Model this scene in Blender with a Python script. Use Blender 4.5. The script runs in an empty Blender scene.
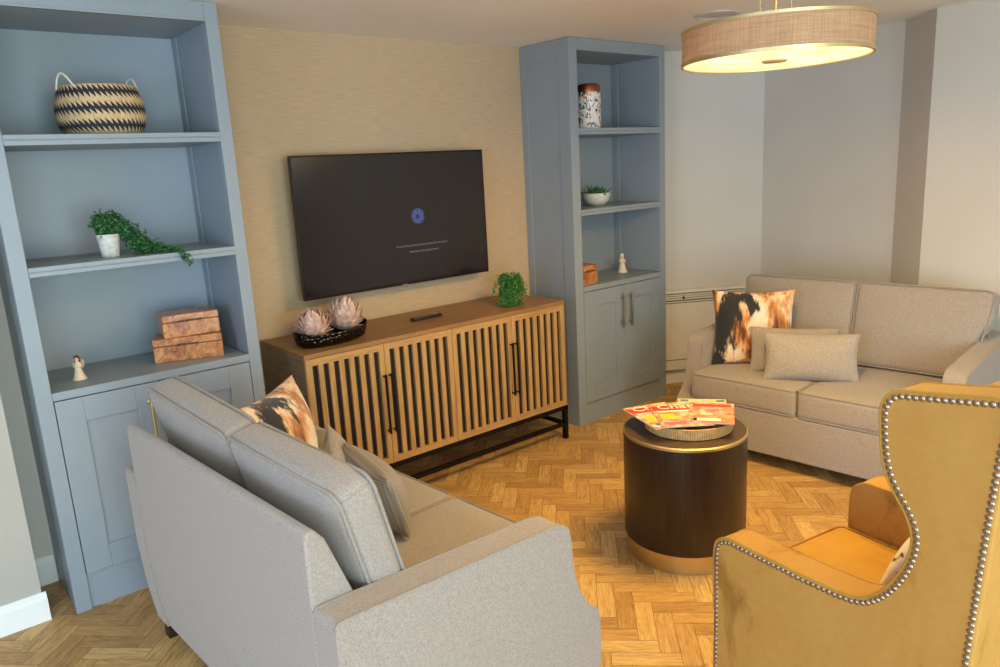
import bpy, bmesh, math, random
from mathutils import Vector, Matrix
random.seed(7)
sc = bpy.context.scene
COL = sc.collection
PI = math.pi
R = math.radians

# ------------------------------------------------------------------ materials
def lin(c):
    def f(v):
        v /= 255.0
        return v / 12.92 if v <= .04045 else ((v + .055) / 1.055) ** 2.4
    return (f(c[0]), f(c[1]), f(c[2]), 1.0)

class NT:
    """tiny node helper"""
    def __init__(s, name):
        s.m = bpy.data.materials.new(name); s.m.use_nodes = True
        s.t = s.m.node_tree; s.n = s.t.nodes; s.l = s.t.links
        s.b = s.n['Principled BSDF']
        s.tc = None
    def coord(s, out='Object', scale=(1, 1, 1), rot=(0, 0, 0), loc=(0, 0, 0)):
        if s.tc is None: s.tc = s.n.new('ShaderNodeTexCoord')
        mp = s.n.new('ShaderNodeMapping')
        mp.inputs['Scale'].default_value = scale; mp.inputs['Rotation'].default_value = rot; mp.inputs['Location'].default_value = loc
        s.l.new(s.tc.outputs[out], mp.inputs['Vector']); return mp.outputs['Vector']
    def noise(s, vec, scale, detail=4, rough=.55, dist=0):
        n = s.n.new('ShaderNodeTexNoise'); n.inputs['Scale'].default_value = scale; n.inputs['Detail'].default_value = detail
        n.inputs['Roughness'].default_value = rough; n.inputs['Distortion'].default_value = dist
        s.l.new(vec, n.inputs['Vector']); return n.outputs['Fac']
    def voro(s, vec, scale, out='Color', feature='F1', rand=1):
        n = s.n.new('ShaderNodeTexVoronoi'); n.feature = feature; n.inputs['Scale'].default_value = scale
        n.inputs['Randomness'].default_value = rand
        s.l.new(vec, n.inputs['Vector']); return n.outputs[out]
    def wave(s, vec, scale, dist=0, detail=2, dscale=1, direction='X', kind='BANDS'):
        n = s.n.new('ShaderNodeTexWave'); n.wave_type = kind; n.bands_direction = direction; n.inputs['Scale'].default_value = scale
        n.inputs['Distortion'].default_value = dist; n.inputs['Detail'].default_value = detail; n.inputs['Detail Scale'].default_value = dscale
        s.l.new(vec, n.inputs['Vector']); return n.outputs['Fac']
    def ramp(s, fac, stops, interp='LINEAR'):
        n = s.n.new('ShaderNodeValToRGB'); r = n.color_ramp; r.interpolation = interp
        while len(r.elements) < len(stops): r.elements.new(.5)
        for e, (p, c) in zip(r.elements, stops):
            e.position = p; e.color = lin(c) if len(c) == 3 else c
        s.l.new(fac, n.inputs['Fac']); return n.outputs['Color']
    def mix(s, fac, a, b, mode='MIX'):
        n = s.n.new('ShaderNodeMix'); n.data_type = 'RGBA'; n.blend_type = mode
        for v, i in ((fac, 0), (a, 6), (b, 7)):
            if isinstance(v, (int, float)): n.inputs[i].default_value = v
            elif isinstance(v, tuple): n.inputs[i].default_value = lin(v) if len(v) == 3 else v
            else: s.l.new(v, n.inputs[i])
        return n.outputs[2]
    def math(s, op, a, b=0.0, c=None):
        n = s.n.new('ShaderNodeMath'); n.operation = op
        for i, v in enumerate((a, b, c)):
            if v is None: continue
            if isinstance(v, (int, float)): n.inputs[i].default_value = v
            else: s.l.new(v, n.inputs[i])
        return n.outputs[0]
    def col(s, c):
        if isinstance(c, tuple): s.b.inputs['Base Color'].default_value = lin(c)
        else: s.l.new(c, s.b.inputs['Base Color'])
    def bump(s, h, strength=.2, dist=.002):
        n = s.n.new('ShaderNodeBump'); n.inputs['Strength'].default_value = strength; n.inputs['Distance'].default_value = dist
        s.l.new(h, n.inputs['Height']); s.l.new(n.outputs['Normal'], s.b.inputs['Normal'])
    def set(s, **k):
        for a, v in k.items():
            s.b.inputs[{'rough': 'Roughness', 'metal': 'Metallic', 'spec': 'Specular IOR Level', 'sheen': 'Sheen Weight', 'sheenr': 'Sheen Roughness',
                        'coat': 'Coat Weight', 'ems': 'Emission Strength', 'trans': 'Transmission Weight'}[a]].default_value = v
        return s

MAT = {}
def simple(name, c, rough=.5, metal=0, var=.06, nscale=12, bump=0, **k):
    t = NT(name); v = t.coord()
    n = t.noise(v, nscale)
    hi = tuple(min(255, x * (1 + var)) for x in c); lo = tuple(x * (1 - var) for x in c)
    t.col(t.ramp(n, [(.3, lo), (.7, hi)]))
    t.set(rough=rough, metal=metal, **k)
    if bump: t.bump(t.noise(v, nscale * 12), bump, .001)
    MAT[name] = t.m; return t.m

simple('cabinet_paint', (141, 150, 157), .42, var=.015, nscale=3)
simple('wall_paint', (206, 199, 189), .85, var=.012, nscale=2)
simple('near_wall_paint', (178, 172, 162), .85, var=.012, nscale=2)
simple('ceiling_paint', (238, 234, 228), .9, var=.01, nscale=2)
simple('white_gloss', (236, 236, 232), .35, var=.01)
simple('heater_white', (232, 226, 214), .4, var=.01)
simple('heater_slot', (120, 112, 100), .6)
simple('black_metal', (24, 22, 21), .45, metal=.6, var=.05)
simple('dark_bronze', (40, 34, 30), .4, metal=.7)
simple('steel', (176, 160, 140), .28, metal=1)
simple('gold', (212, 192, 142), .42, metal=1, var=.04)
simple('copper', (176, 104, 76), .32, metal=1, var=.1, nscale=20)
simple('nail_metal', (164, 150, 136), .3, metal=1)
simple('tv_plastic', (16, 15, 15), .35)
simple('foot_wood', (40, 26, 20), .4)
simple('ivory', (224, 204, 176), .6, var=.05, nscale=40)
simple('skin_resin', (205, 150, 118), .6)
simple('hair_resin', (86, 58, 42), .6)
simple('wing_resin', (190, 160, 125), .6)
simple('terracotta_white', (208, 206, 196), .7, var=.08, nscale=60, bump=.3)
simple('soil', (58, 44, 32), .95)
simple('cord_white', (226, 214, 190), .7)
simple('paper', (226, 220, 206), .7)
simple('lens_frost', (196, 192, 188), .5)
simple('remote_black', (26, 25, 26), .4)
simple('remote_button', (120, 118, 116), .5)
simple('petal', (206, 170, 152), .6, var=.16, nscale=45)
simple('leaf_deep', (44, 92, 46), .55, var=.35, nscale=60)
simple('leaf_bright', (60, 112, 44), .5, var=.3, nscale=60)
simple('leaf_grey', (74, 112, 76), .5, var=.25, nscale=40)
simple('lamp_underside', (200, 180, 130), .5)

def mat_wallpaper():
    t = NT('grasscloth'); v = t.coord(scale=(1.6, 1, 60)); v2 = t.coord(scale=(5, 1, 220))
    n = t.noise(v, 6, 5, .6); n2 = t.noise(v2, 3, 3, .6)
    a = t.ramp(n, [(.25, (172, 144, 112)), (.5, (192, 163, 130)), (.75, (208, 181, 148))])
    t.col(t.mix(.4, a, t.ramp(n2, [(.3, (162, 138, 104)), (.7, (208, 186, 152))])))
    t.bump(n2, .35, .002); t.set(rough=.8); MAT['grasscloth'] = t.m
mat_wallpaper()

def mat_fabric(name, c, scale=420, contrast=.10, bump=.35):
    t = NT(name); v = t.coord()
    w1 = t.noise(v, scale, 2, .7); w2 = t.noise(v, 150, 2, .6)
    lo = tuple(x * (1 - contrast) for x in c); hi = tuple(min(255, x * (1 + contrast)) for x in c)
    f = t.math('ADD', t.math('MULTIPLY', w1, .7), t.math('MULTIPLY', w2, .3))
    t.col(t.ramp(f, [(.35, lo), (.65, hi)]))
    t.bump(w1, bump, .0015); t.set(rough=.9, spec=.2, sheen=.25, sheenr=.5); MAT[name] = t.m
mat_fabric('sofa_weave', (154, 143, 134), 340, .13)
mat_fabric('cushion_weave', (156, 145, 134), 300, .14)
mat_fabric('piping_weave', (146, 136, 126))

def mat_waffle():
    t = NT('waffle_weave'); v = t.coord(); 
    a = t.wave(t.coord(scale=(1, 1, 1)), 38, direction='X'); b = t.wave(v, 38, direction='Z')
    f = t.math('MULTIPLY', a, b)
    t.col(t.ramp(f, [(.0, (128, 116, 103)), (.7, (164, 152, 138))]))
    t.bump(f, .6, .002); t.set(rough=.9, spec=.2, sheen=.2); MAT['waffle_weave'] = t.m
mat_waffle()

def mat_velvet(name, c, dark, light):
    t = NT(name); v = t.coord(scale=(1.0, 1.0, .55))
    n = t.noise(v, 5, 5, .62, .4); n2 = t.noise(t.coord(), 38, 3, .6)
    a = t.ramp(n, [(.34, dark), (.44, c), (.75, light)])
    t.col(t.mix(.15, a, t.ramp(n2, [(.3, dark), (.7, light)])))
    t.set(rough=.62, spec=.25, sheen=.2, sheenr=.35); t.b.inputs['Sheen Tint'].default_value = lin((246, 214, 140)); MAT[name] = t.m
mat_velvet('velvet', (180, 133, 64), (144, 98, 38), (188, 142, 74))
mat_velvet('velvet_seat', (176, 132, 54), (164, 118, 44), (186, 144, 64))

def mat_oak(name, stops, axis, scale=1.0, rough=.45):
    t = NT(name)
    s = [16, 16, 16]; s['XYZ'.index(axis)] = 1.3
    v = t.coord(scale=tuple(x * scale for x in s))
    n = t.noise(v, 3, 6, .6, .5); n2 = t.noise(v, 14, 3, .6)
    t.col(t.mix(.3, t.ramp(n, list(zip((.28, .5, .75), stops))), t.ramp(n2, [(.3, stops[0]), (.7, stops[2])])))
    t.bump(n2, .15, .001); t.set(rough=rough); MAT[name] = t.m
OAK = [(146, 108, 62), (178, 138, 86), (198, 158, 104)]
mat_oak('oak_x', OAK, 'X'); mat_oak('oak_z', OAK, 'Z'); 
mat_oak('oak_top', [(118, 84, 52), (146, 106, 66), (166, 124, 80)], 'X')
mat_oak('oak_side', [(106, 84, 62), (134, 108, 80), (150, 122, 92)], 'Y')
mat_oak('wenge', [(27, 20, 16), (43, 31, 24), (64, 47, 36)], 'Z', 1.2, .35)
mat_oak('wenge_top', [(50, 37, 29), (68, 52, 40), (86, 66, 50)], 'X', 1.0, .4)
mat_oak('bamboo', [(186, 140, 78), (214, 172, 108), (230, 192, 130)], 'Z', 2.0, .5)
simple('slat_backing', (34, 26, 20), .8)

def mat_parquet():
    t = NT('parquet')
    at = t.n.new('ShaderNodeAttribute'); at.attribute_name = 'tone'
    uv = t.n.new('ShaderNodeUVMap'); uv.uv_map = 'UVMap'
    mp = t.n.new('ShaderNodeMapping'); mp.inputs['Scale'].default_value = (5, 42, 1); t.l.new(uv.outputs[0], mp.inputs['Vector'])
    n = t.noise(mp.outputs[0], 1.6, 6, .62, 1.3)
    mp2 = t.n.new('ShaderNodeMapping'); mp2.inputs['Scale'].default_value = (26, 300, 1); t.l.new(uv.outputs[0], mp2.inputs['Vector'])
    n2 = t.noise(mp2.outputs[0], 1.0, 3, .6)
    base = t.ramp(at.outputs['Fac'], [(0, (168, 126, 76)), (.35, (184, 141, 86)), (.7, (194, 151, 94)), (1, (204, 164, 106))])
    grain = t.ramp(n, [(.3, (128, 92, 58)), (.5, (196, 178, 158)), (.7, (226, 214, 198))])
    c = t.mix(.72, base, grain, 'MULTIPLY')
    c = t.mix(.3, c, t.ramp(n2, [(.35, (140, 104, 66)), (.65, (255, 246, 230))]), 'MULTIPLY')
    c = t.mix(1.0, c, (1.72, 2.10, 2.55, 1), 'MULTIPLY')
    t.col(c); t.bump(n2, .12, .001); t.set(rough=.48, spec=.35); MAT['parquet'] = t.m
mat_parquet()
simple('joint_dark', (70, 48, 28), .9)

def mat_burl():
    t = NT('burl_wood'); v = t.coord()
    n = t.noise(v, 15, 8, .75, 1.6); n2 = t.noise(v, 70, 4, .7, 1)
    a = t.ramp(n, [(.34, (80, 40, 20)), (.45, (158, 90, 46)), (.55, (198, 128, 70)), (.66, (222, 164, 104))])
    t.col(t.mix(.25, a, t.ramp(n2, [(.35, (96, 52, 30)), (.62, (206, 150, 102))])))
    t.set(rough=.35, coat=.2); MAT['burl_wood'] = t.m
mat_burl()

def mat_ikat():
    t = NT('ikat_print'); v = t.coord(scale=(1.0, 1.0, .42)); vf = t.coord(scale=(1, 1, .16))
    f = t.math('ADD', t.math('MULTIPLY', t.noise(v, 8.5, 2, .5, .5), .78), t.math('MULTIPLY', t.noise(vf, 60, 3, .6), .22))
    f2 = t.math('ADD', t.math('MULTIPLY', t.noise(t.coord(scale=(1, 1, .5), loc=(3, 1, 2)), 10, 2, .5, .4), .75), t.math('MULTIPLY', t.noise(vf, 80, 3, .6), .25))
    warm = t.ramp(f2, [(.36, (94, 54, 24)), (.45, (190, 122, 56)), (.54, (226, 196, 160)), (.66, (232, 216, 196))])
    t.col(t.mix(t.ramp(f, [(.44, (255, 255, 255)), (.485, (0, 0, 0))]), warm, (24, 24, 26)))
    t.set(rough=.75, sheen=.3); MAT['ikat_print'] = t.m
mat_ikat()

def mat_floral():
    t = NT('floral_print'); v = t.coord(); w = t.coord(scale=(1, 1, .8), rot=(.4, .3, .6))
    n = t.noise(w, 52, 2, .5, 1.5)
    cell = t.voro(w, 62); 
    sep = t.n.new('ShaderNodeSeparateColor'); t.l.new(cell, sep.inputs[0])
    c = t.ramp(sep.outputs[0], [(0, (38, 58, 84)), (.22, (222, 214, 204)), (.5, (206, 132, 60)), (.62, (160, 60, 50)), (.74, (60, 84, 60)), (.86, (230, 222, 214))], 'CONSTANT')
    t.col(t.mix(t.ramp(n, [(.46, (0, 0, 0)), (.5, (255, 255, 255))]), (228, 222, 214), c))
    t.set(rough=.3); MAT['floral_print'] = t.m
mat_floral()

def mat_basket():
    t = NT('woven_zigzag'); v = t.coord()
    s = t.n.new('ShaderNodeSeparateXYZ'); t.l.new(v, s.inputs[0])
    ang = t.math('ARCTAN2', s.outputs[1], s.outputs[0])
    k = t.math('MULTIPLY', ang, 50 / (2 * PI))
    fr = t.math('FRACT', t.math('ADD', k, t.math('MULTIPLY', s.outputs[2], 12)))
    zig = t.math('SUBTRACT', fr, .5)
    h = t.math('ADD', t.math('DIVIDE', s.outputs[2], .19), t.math('MULTIPLY', zig, .125))
    d = t.math('ABSOLUTE', t.math('SUBTRACT', t.math('FRACT', t.math('MULTIPLY', t.math('ADD', h, .155), 2.94)), .5))
    dark = t.math('GREATER_THAN', d, .275)
    st = t.noise(t.coord(scale=(60, 60, 10)), 3, 3, .6)
    light = t.ramp(st, [(.3, (176, 140, 92)), (.6, (214, 184, 138)), (.8, (226, 204, 164))])
    t.col(t.mix(dark, light, (34, 36, 42)))
    t.bump(fr, .6, .004); t.set(rough=.8); MAT['woven_zigzag'] = t.m
mat_basket()

def mat_tray():
    t = NT('hammered_black'); v = t.coord(scale=(1, 1, 1.4))
    d = t.voro(v, 46, 'Distance', rand=.7)
    t.col((58, 50, 44)); t.bump(d, 1.0, .010); t.set(rough=.16, metal=.95); MAT['hammered_black'] = t.m
mat_tray()

def mat_cane():
    t = NT('cane_weave'); v = t.coord()
    s = t.n.new('ShaderNodeSeparateXYZ'); t.l.new(v, s.inputs[0])
    ang = t.math('ARCTAN2', s.outputs[1], s.outputs[0])
    st = t.math('SINE', t.math('MULTIPLY', ang, 120)); n = t.noise(v, 40, 3, .6)
    f = t.math('ADD', t.math('MULTIPLY', st, .18), n)
    t.col(t.ramp(f, [(.25, (188, 148, 88)), (.55, (218, 180, 118)), (.8, (232, 200, 142))]))
    t.bump(st, .4, .002); t.set(rough=.55); MAT['cane_weave'] = t.m
mat_cane()

def mat_shade():
    t = NT('shade_linen'); v = t.coord(scale=(1, 1, 1))
    s = t.n.new('ShaderNodeSeparateXYZ'); t.l.new(v, s.inputs[0])
    ang = t.math('ARCTAN2', s.outputs[1], s.outputs[0])
    n = t.noise(t.coord(scale=(200, 200, 8)), 1, 3, .7); n2 = t.noise(t.coord(scale=(8, 8, 220)), 1, 3, .7)
    f = t.math('ADD', t.math('MULTIPLY', n, .5), t.math('MULTIPLY', n2, .5))
    c = t.ramp(f, [(.35, (180, 148, 116)), (.65, (212, 184, 150))])
    d = t.n.new('ShaderNodeBsdfDiffuse'); tr = t.n.new('ShaderNodeBsdfTranslucent'); mx = t.n.new('ShaderNodeMixShader')
    t.l.new(c, d.inputs['Color']); t.l.new(c, tr.inputs['Color']); mx.inputs[0].default_value = .35
    t.l.new(d.outputs[0], mx.inputs[1]); t.l.new(tr.outputs[0], mx.inputs[2])
    t.l.new(mx.outputs[0], t.n['Material Output'].inputs['Surface']); MAT['shade_linen'] = t.m
mat_shade()

def mat_emit(name, c, strength, noise=False):
    t = NT(name)
    t.b.inputs['Base Color'].default_value = (0, 0, 0, 1) if not noise else lin((240, 226, 190))
    if noise:
        n = t.noise(t.coord(), 7, 2, .5)
        t.l.new(t.ramp(n, [(.35, (255, 212, 118)), (.62, (255, 244, 190))]), t.b.inputs['Emission Color'])
    else: t.b.inputs['Emission Color'].default_value = lin(c)
    t.set(ems=strength, rough=.5); MAT[name] = t.m
mat_emit('diffuser_glow', (255, 230, 160), 1.25, True)
mat_emit('screen_blue', (96, 130, 236), 1.0)
mat_emit('screen_blue_pale', (150, 176, 250), 1.1)
mat_emit('screen_white', (150, 148, 150), .55)
mat_emit('bulb_glow', (255, 236, 180), 6)
def mat_screen():
    t = NT('screen_black'); t.col((30, 25, 25)); t.set(rough=.16, spec=.4)
    t.b.inputs['Emission Color'].default_value = lin((40, 33, 32)); t.set(ems=.12); MAT['screen_black'] = t.m
mat_screen()

def mat_cover(name, pal, seed):
    t = NT(name); v = t.coord(loc=(seed * 1.7, seed * .9, 0))
    sep = t.n.new('ShaderNodeSeparateColor'); t.l.new(t.voro(v, 30), sep.inputs[0])
    n = t.noise(v, 46, 3, .6, 1)
    stops = [(i / len(pal), c) for i, c in enumerate(pal)]
    a = t.ramp(sep.outputs[0], stops, 'CONSTANT'); b = t.ramp(n, [(.2 + .6 * i / len(pal), c) for i, c in enumerate(pal)])
    t.col(t.mix(.4, a, b)); t.set(rough=.3); MAT[name] = t.m
mat_cover('cover_red', [(196, 52, 40), (214, 120, 66), (224, 176, 150), (200, 74, 64), (232, 208, 190), (208, 150, 50), (150, 90, 70)], 1)
mat_cover('cover_orange', [(206, 104, 66), (222, 146, 102), (186, 58, 50), (230, 186, 160), (216, 128, 80), (130, 70, 52)], 2)
mat_cover('cover_yellow', [(210, 190, 120), (150, 168, 176), (222, 208, 160), (180, 164, 104)], 3)
mat_cover('cover_pink', [(222, 160, 150), (206, 74, 70), (230, 204, 192), (216, 150, 56), (186, 74, 120), (234, 220, 208)], 4)
simple('title_white', (244, 236, 226), .4); simple('title_red', (206, 52, 44), .4); simple('title_blue', (80, 110, 170), .4); simple('title_pink', (214, 92, 150), .4)
simple('patch_green', (110, 150, 90), .4); simple('patch_grey', (176, 176, 160), .4); simple('patch_yellow', (238, 186, 60), .4); simple('patch_dark', (70, 50, 66), .4)

# ------------------------------------------------------------------ geometry helpers
class M:
    def __init__(s): s.bm = bmesh.new()
    def box(s, x0, x1, y0, y1, z0, z1):
        vs = [s.bm.verts.new(p) for p in ((x0, y0, z0), (x1, y0, z0), (x1, y1, z0), (x0, y1, z0), (x0, y0, z1), (x1, y0, z1), (x1, y1, z1), (x0, y1, z1))]
        for f in ((3, 2, 1, 0), (4, 5, 6, 7), (0, 1, 5, 4), (1, 2, 6, 5), (2, 3, 7, 6), (3, 0, 4, 7)): s.bm.faces.new([vs[i] for i in f])
        return s
    def prism(s, poly, lo, hi, axis='X'):
        """poly of 2D points extruded along axis. X: (y,z)  Y: (x,z)  Z: (x,y)"""
        def P(p, h): return {'X': (h, p[0], p[1]), 'Y': (p[0], h, p[1]), 'Z': (p[0], p[1], h)}[axis]
        a = [s.bm.verts.new(P(p, lo)) for p in poly]; b = [s.bm.verts.new(P(p, hi)) for p in poly]; n = len(poly)
        s.bm.faces.new(a); s.bm.faces.new(list(reversed(b)))
        for i in range(n): s.bm.faces.new([a[i], b[i], b[(i + 1) % n], a[(i + 1) % n]])
        return s
    def lathe(s, prof, n=48, cx=0, cy=0, wob=None):
        rings = []
        for r, z in prof:
            if r < 1e-6: rings.append([s.bm.verts.new((cx, cy, z))])
            else: rings.append([s.bm.verts.new((cx + r * math.cos(2 * PI * i / n), cy + r * math.sin(2 * PI * i / n), z)) for i in range(n)])
        for a, b in zip(rings, rings[1:]):
            for i in range(n):
                j = (i + 1) % n
                if len(a) == 1 and len(b) == 1: continue
                if len(a) == 1: s.bm.faces.new([a[0], b[j], b[i]])
                elif len(b) == 1: s.bm.faces.new([a[i], a[j], b[0]])
                else: s.bm.faces.new([a[i], a[j], b[j], b[i]])
        return s
    def tube(s, path, r, n=8, closed=False):
        P = [Vector(p) for p in path]; rings = []; k = len(P); up = None
        for i, p in enumerate(P):
            if closed: d = P[(i + 1) % k] - P[i - 1]
            else: d = P[min(i + 1, k - 1)] - P[max(i - 1, 0)]
            d.normalize()
            if up is None:
                up = Vector((0, 0, 1)) if abs(d.z) < .9 else Vector((1, 0, 0))
            u = (up - d * up.dot(d))
            if u.length < 1e-4: u = d.orthogonal()
            u.normalize(); up = u; w = d.cross(u)
            rr = r[i] if isinstance(r, (list, tuple)) else r
            rings.append([s.bm.verts.new(p + rr * (u * math.cos(2 * PI * j / n) + w * math.sin(2 * PI * j / n))) for j in range(n)])
        for i in range(k if closed else k - 1):
            a, b = rings[i], rings[(i + 1) % k]
            for j in range(n): s.bm.faces.new([a[j], a[(j + 1) % n], b[(j + 1) % n], b[j]])
        if not closed: s.bm.faces.new(list(reversed(rings[0]))); s.bm.faces.new(rings[-1])
        return s
    def ball(s, c, r, seg=12, rings=8, sc3=(1, 1, 1)):
        mt = Matrix.Translation(c) @ Matrix.Diagonal((r * sc3[0], r * sc3[1], r * sc3[2], 1))
        bmesh.ops.create_uvsphere(s.bm, u_segments=seg, v_segments=rings, radius=1, matrix=mt); return s
    def quad(s, pts): s.bm.faces.new([s.bm.verts.new(p) for p in pts]); return s
    def softbox(s, h, r, bulge=(0, 0, 0), n=9, shape=None):
        """rounded box of half sizes h, edge radius r, faces bulged"""
        axs = []
        for a in range(3):
            H = h[a]; q = min(r, H * .98)
            core = [-(H - q) + 2 * (H - q) * i / (n - 1) for i in range(n)]
            axs.append([-H, -H + q * .22, -H + q * .55] + core + [H - q * .55, H - q * .22, H])
        def P(p):
            c = Vector([max(-(h[i] - min(r, h[i] * .98)), min(h[i] - min(r, h[i] * .98), p[i])) for i in range(3)])
            d = Vector(p) - c
            if d.length > 1e-9:
                c = c + d.normalized() * r if r <= min(h) * .98 else Vector([c[i] + d.normalized()[i] * min(r, h[i] * .98) for i in range(3)])
            u = [p[i] / h[i] for i in range(3)]; out = Vector(c)
            for i in range(3):
                if bulge[i]:
                    j, k = (i + 1) % 3, (i + 2) % 3
                    out[i] += bulge[i] * u[i] * (1 - u[j] ** 2) * (1 - u[k] ** 2)
            return shape(out, u) if shape else out
        for a in range(3):
            b, c = (a + 1) % 3, (a + 2) % 3
            for sg in (-1, 1):
                g = []
                for vb in axs[b]:
                    row = []
                    for vc in axs[c]:
                        p = [0, 0, 0]; p[a] = sg * h[a]; p[b] = vb; p[c] = vc
                        row.append(s.bm.verts.new(P(p)))
                    g.append(row)
                for i in range(len(g) - 1):
                    for j in range(len(g[0]) - 1):
                        q = [g[i][j], g[i + 1][j], g[i + 1][j + 1], g[i][j + 1]]
                        s.bm.faces.new(q if sg > 0 else q[::-1])
        bmesh.ops.remove_doubles(s.bm, verts=s.bm.verts, dist=1e-5); return s
    def pillow(s, w, h, t, n=20, pinch=.07, ex=2.2):
        hw, hh = w / 2, h / 2
        def P(u, v, sg):
            T = t / 2 * max(0, 1 - abs(u) ** ex) ** .55 * max(0, 1 - abs(v) ** ex) ** .55
            x = u * hw * (1 - pinch * (1 - v * v)); z = v * hh * (1 - pinch * (1 - u * u))
            return Vector((x, sg * T, z))
        cs = [math.sin(PI / 2 * (-1 + 2 * i / n)) for i in range(n + 1)]
        for sg in (-1, 1):
            g = [[s.bm.verts.new(P(u, v, sg)) for v in cs] for u in cs]
            for i in range(n):
                for j in range(n):
                    q = [g[i][j], g[i + 1][j], g[i + 1][j + 1], g[i][j + 1]]
                    s.bm.faces.new(q if sg < 0 else q[::-1])
        bmesh.ops.remove_doubles(s.bm, verts=s.bm.verts, dist=1e-5); return s
    def xf(s, mt): bmesh.ops.transform(s.bm, matrix=mt, verts=s.bm.verts); return s
    def build(s, name, mat, parent=None, loc=None, bevel=0, seg=2, smooth=True, angle=40, rot=None):
        bmesh.ops.recalc_face_normals(s.bm, faces=s.bm.faces)
        me = bpy.data.meshes.new(name); s.bm.to_mesh(me); s.bm.free()
        if smooth:
            for p in me.polygons: p.use_smooth = True
            try: me.set_sharp_from_angle(angle=R(angle))
            except Exception: pass
        me.materials.append(MAT[mat] if isinstance(mat, str) else mat)
        o = bpy.data.objects.new(name, me); COL.objects.link(o)
        if parent is not None: o.parent = parent
        if loc is not None: o.location = loc
        if rot is not None: o.rotation_euler = rot
        if bevel:
            b = o.modifiers.new('bevel', 'BEVEL'); b.width = bevel; b.segments = seg; b.limit_method = 'ANGLE'; b.angle_limit = R(35)
        return o

def tag(o, label, cat, group=None):
    o['label'] = label; o['category'] = cat
    if group: o['group'] = group
    return o
def thing(name, label, cat, loc=(0, 0, 0), rz=0, group=None):
    o = bpy.data.objects.new(name, None); COL.objects.link(o); o.location = loc; o.rotation_euler = (0, 0, rz)
    o.empty_display_size = .1
    return tag(o, label, cat, group)
def struct(m, name, mat, **k):
    o = m.build(name, mat, **k); o['kind'] = 'structure'; return o
def text(name, s, size, mat, parent, mtx, ext=.0004, align='CENTER'):
    c = bpy.data.curves.new(name, 'FONT'); c.body = s; c.size = size; c.extrude = ext; c.align_x = align; c.align_y = 'CENTER'
    t = bpy.data.objects.new(name + '_tmp', c); COL.objects.link(t)
    dg = bpy.context.evaluated_depsgraph_get(); me = bpy.data.meshes.new_from_object(t.evaluated_get(dg))
    bpy.data.objects.remove(t); bpy.data.curves.remove(c)
    me.materials.clear(); me.materials.append(MAT[mat]); o = bpy.data.objects.new(name, me); COL.objects.link(o)
    o.parent = parent; o.matrix_local = mtx; return o

# ------------------------------------------------------------------ camera (solved from the photograph)
CAM = Vector((-0.58222, -3.68916, 1.67656)); FPX = 745.589
r_ = Vector((0.76560674, -0.64109619, -0.05331047)); u_ = Vector((0.17948145, 0.13328894, 0.97468993)); f_ = Vector((0.6177643, 0.75579742, -0.21711179))
cd = bpy.data.cameras.new('camera'); cam = bpy.data.objects.new('camera', cd); COL.objects.link(cam)
cd.sensor_width = 36; cd.lens = FPX * 36 / 1000; cd.clip_start = .05
cam.matrix_world = Matrix(((r_.x, u_.x, -f_.x, CAM.x), (r_.y, u_.y, -f_.y, CAM.y), (r_.z, u_.z, -f_.z, CAM.z), (0, 0, 0, 1)))
sc.camera = cam

# ------------------------------------------------------------------ setting
ZC = 2.4
XW, YB = -3.4, -6.6                       # left wall, back wall
# right-hand walls seen from above: TV wall end -> A -> B -> D -> C
PA0 = Vector((3.612, -.0906)); PA1 = Vector((4.483, -.635)); PB1 = Vector((4.325, -1.645)); PC0 = Vector((4.085, -1.905)); PC1 = Vector((4.085, YB))
def wallseg(p, q, name, mat='wall_paint', th=.12, z0=0, z1=ZC, over=0.0):
    d = (q - p).normalized(); n = Vector((-d.y, d.x))          # outward normal chosen below
    mid = (p + q) / 2
    if n.dot(mid - Vector((1.5, -2.5))) < 0: n = -n
    a, b = p - d * over, q + d * over
    return struct(M().prism([(a.x, a.y), (b.x, b.y), (b.x + n.x * th, b.y + n.y * th), (a.x + n.x * th, a.y + n.y * th)], z0, z1, 'Z'), name, mat, smooth=False)
struct(M().box(-.2309, 3.7, 0, .12, 0, ZC), 'wall_feature', 'grasscloth', smooth=False)
struct(M().box(-.33, -.2312, -.075, .12, 0, ZC), 'wall_recess', 'wall_paint', smooth=False)
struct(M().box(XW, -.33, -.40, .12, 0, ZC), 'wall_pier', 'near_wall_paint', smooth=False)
wallseg(PA0, PA1, 'wall_angled'); wallseg(PA1, PB1, 'wall_right')
wallseg(PB1, PC0, 'wall_return'); wallseg(PC0, PC1, 'wall_column')
struct(M().box(XW, PC1.x + .12, YB - .12, YB, 0, ZC), 'wall_back', 'wall_paint', smooth=False)
# left wall with a wide window opening
wl = M().box(XW - .15, XW, YB, -.2, 0, .55).box(XW - .15, XW, YB, -.2, 2.2, ZC).box(XW - .15, XW, YB, -5.6, .55, 2.2).box(XW - .15, XW, -1.2, -.2, .55, 2.2)
struct(wl, 'wall_left', 'wall_paint', smooth=False)
wf = M()
for y in (-5.6, -4.5, -3.4, -2.3, -1.24): wf.box(XW - .1, XW - .05, y, y + .04, .55, 2.2)
wf.box(XW - .1, XW - .05, -5.6, -1.2, .55, .6).box(XW - .1, XW - .05, -5.6, -1.2, 2.15, 2.2)
struct(wf, 'window_1', 'white_gloss', smooth=False)
struct(M().box(XW - .15, 4.7, YB - .12, .12, ZC, ZC + .1), 'ceiling', 'ceiling_paint', smooth=False)

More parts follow.
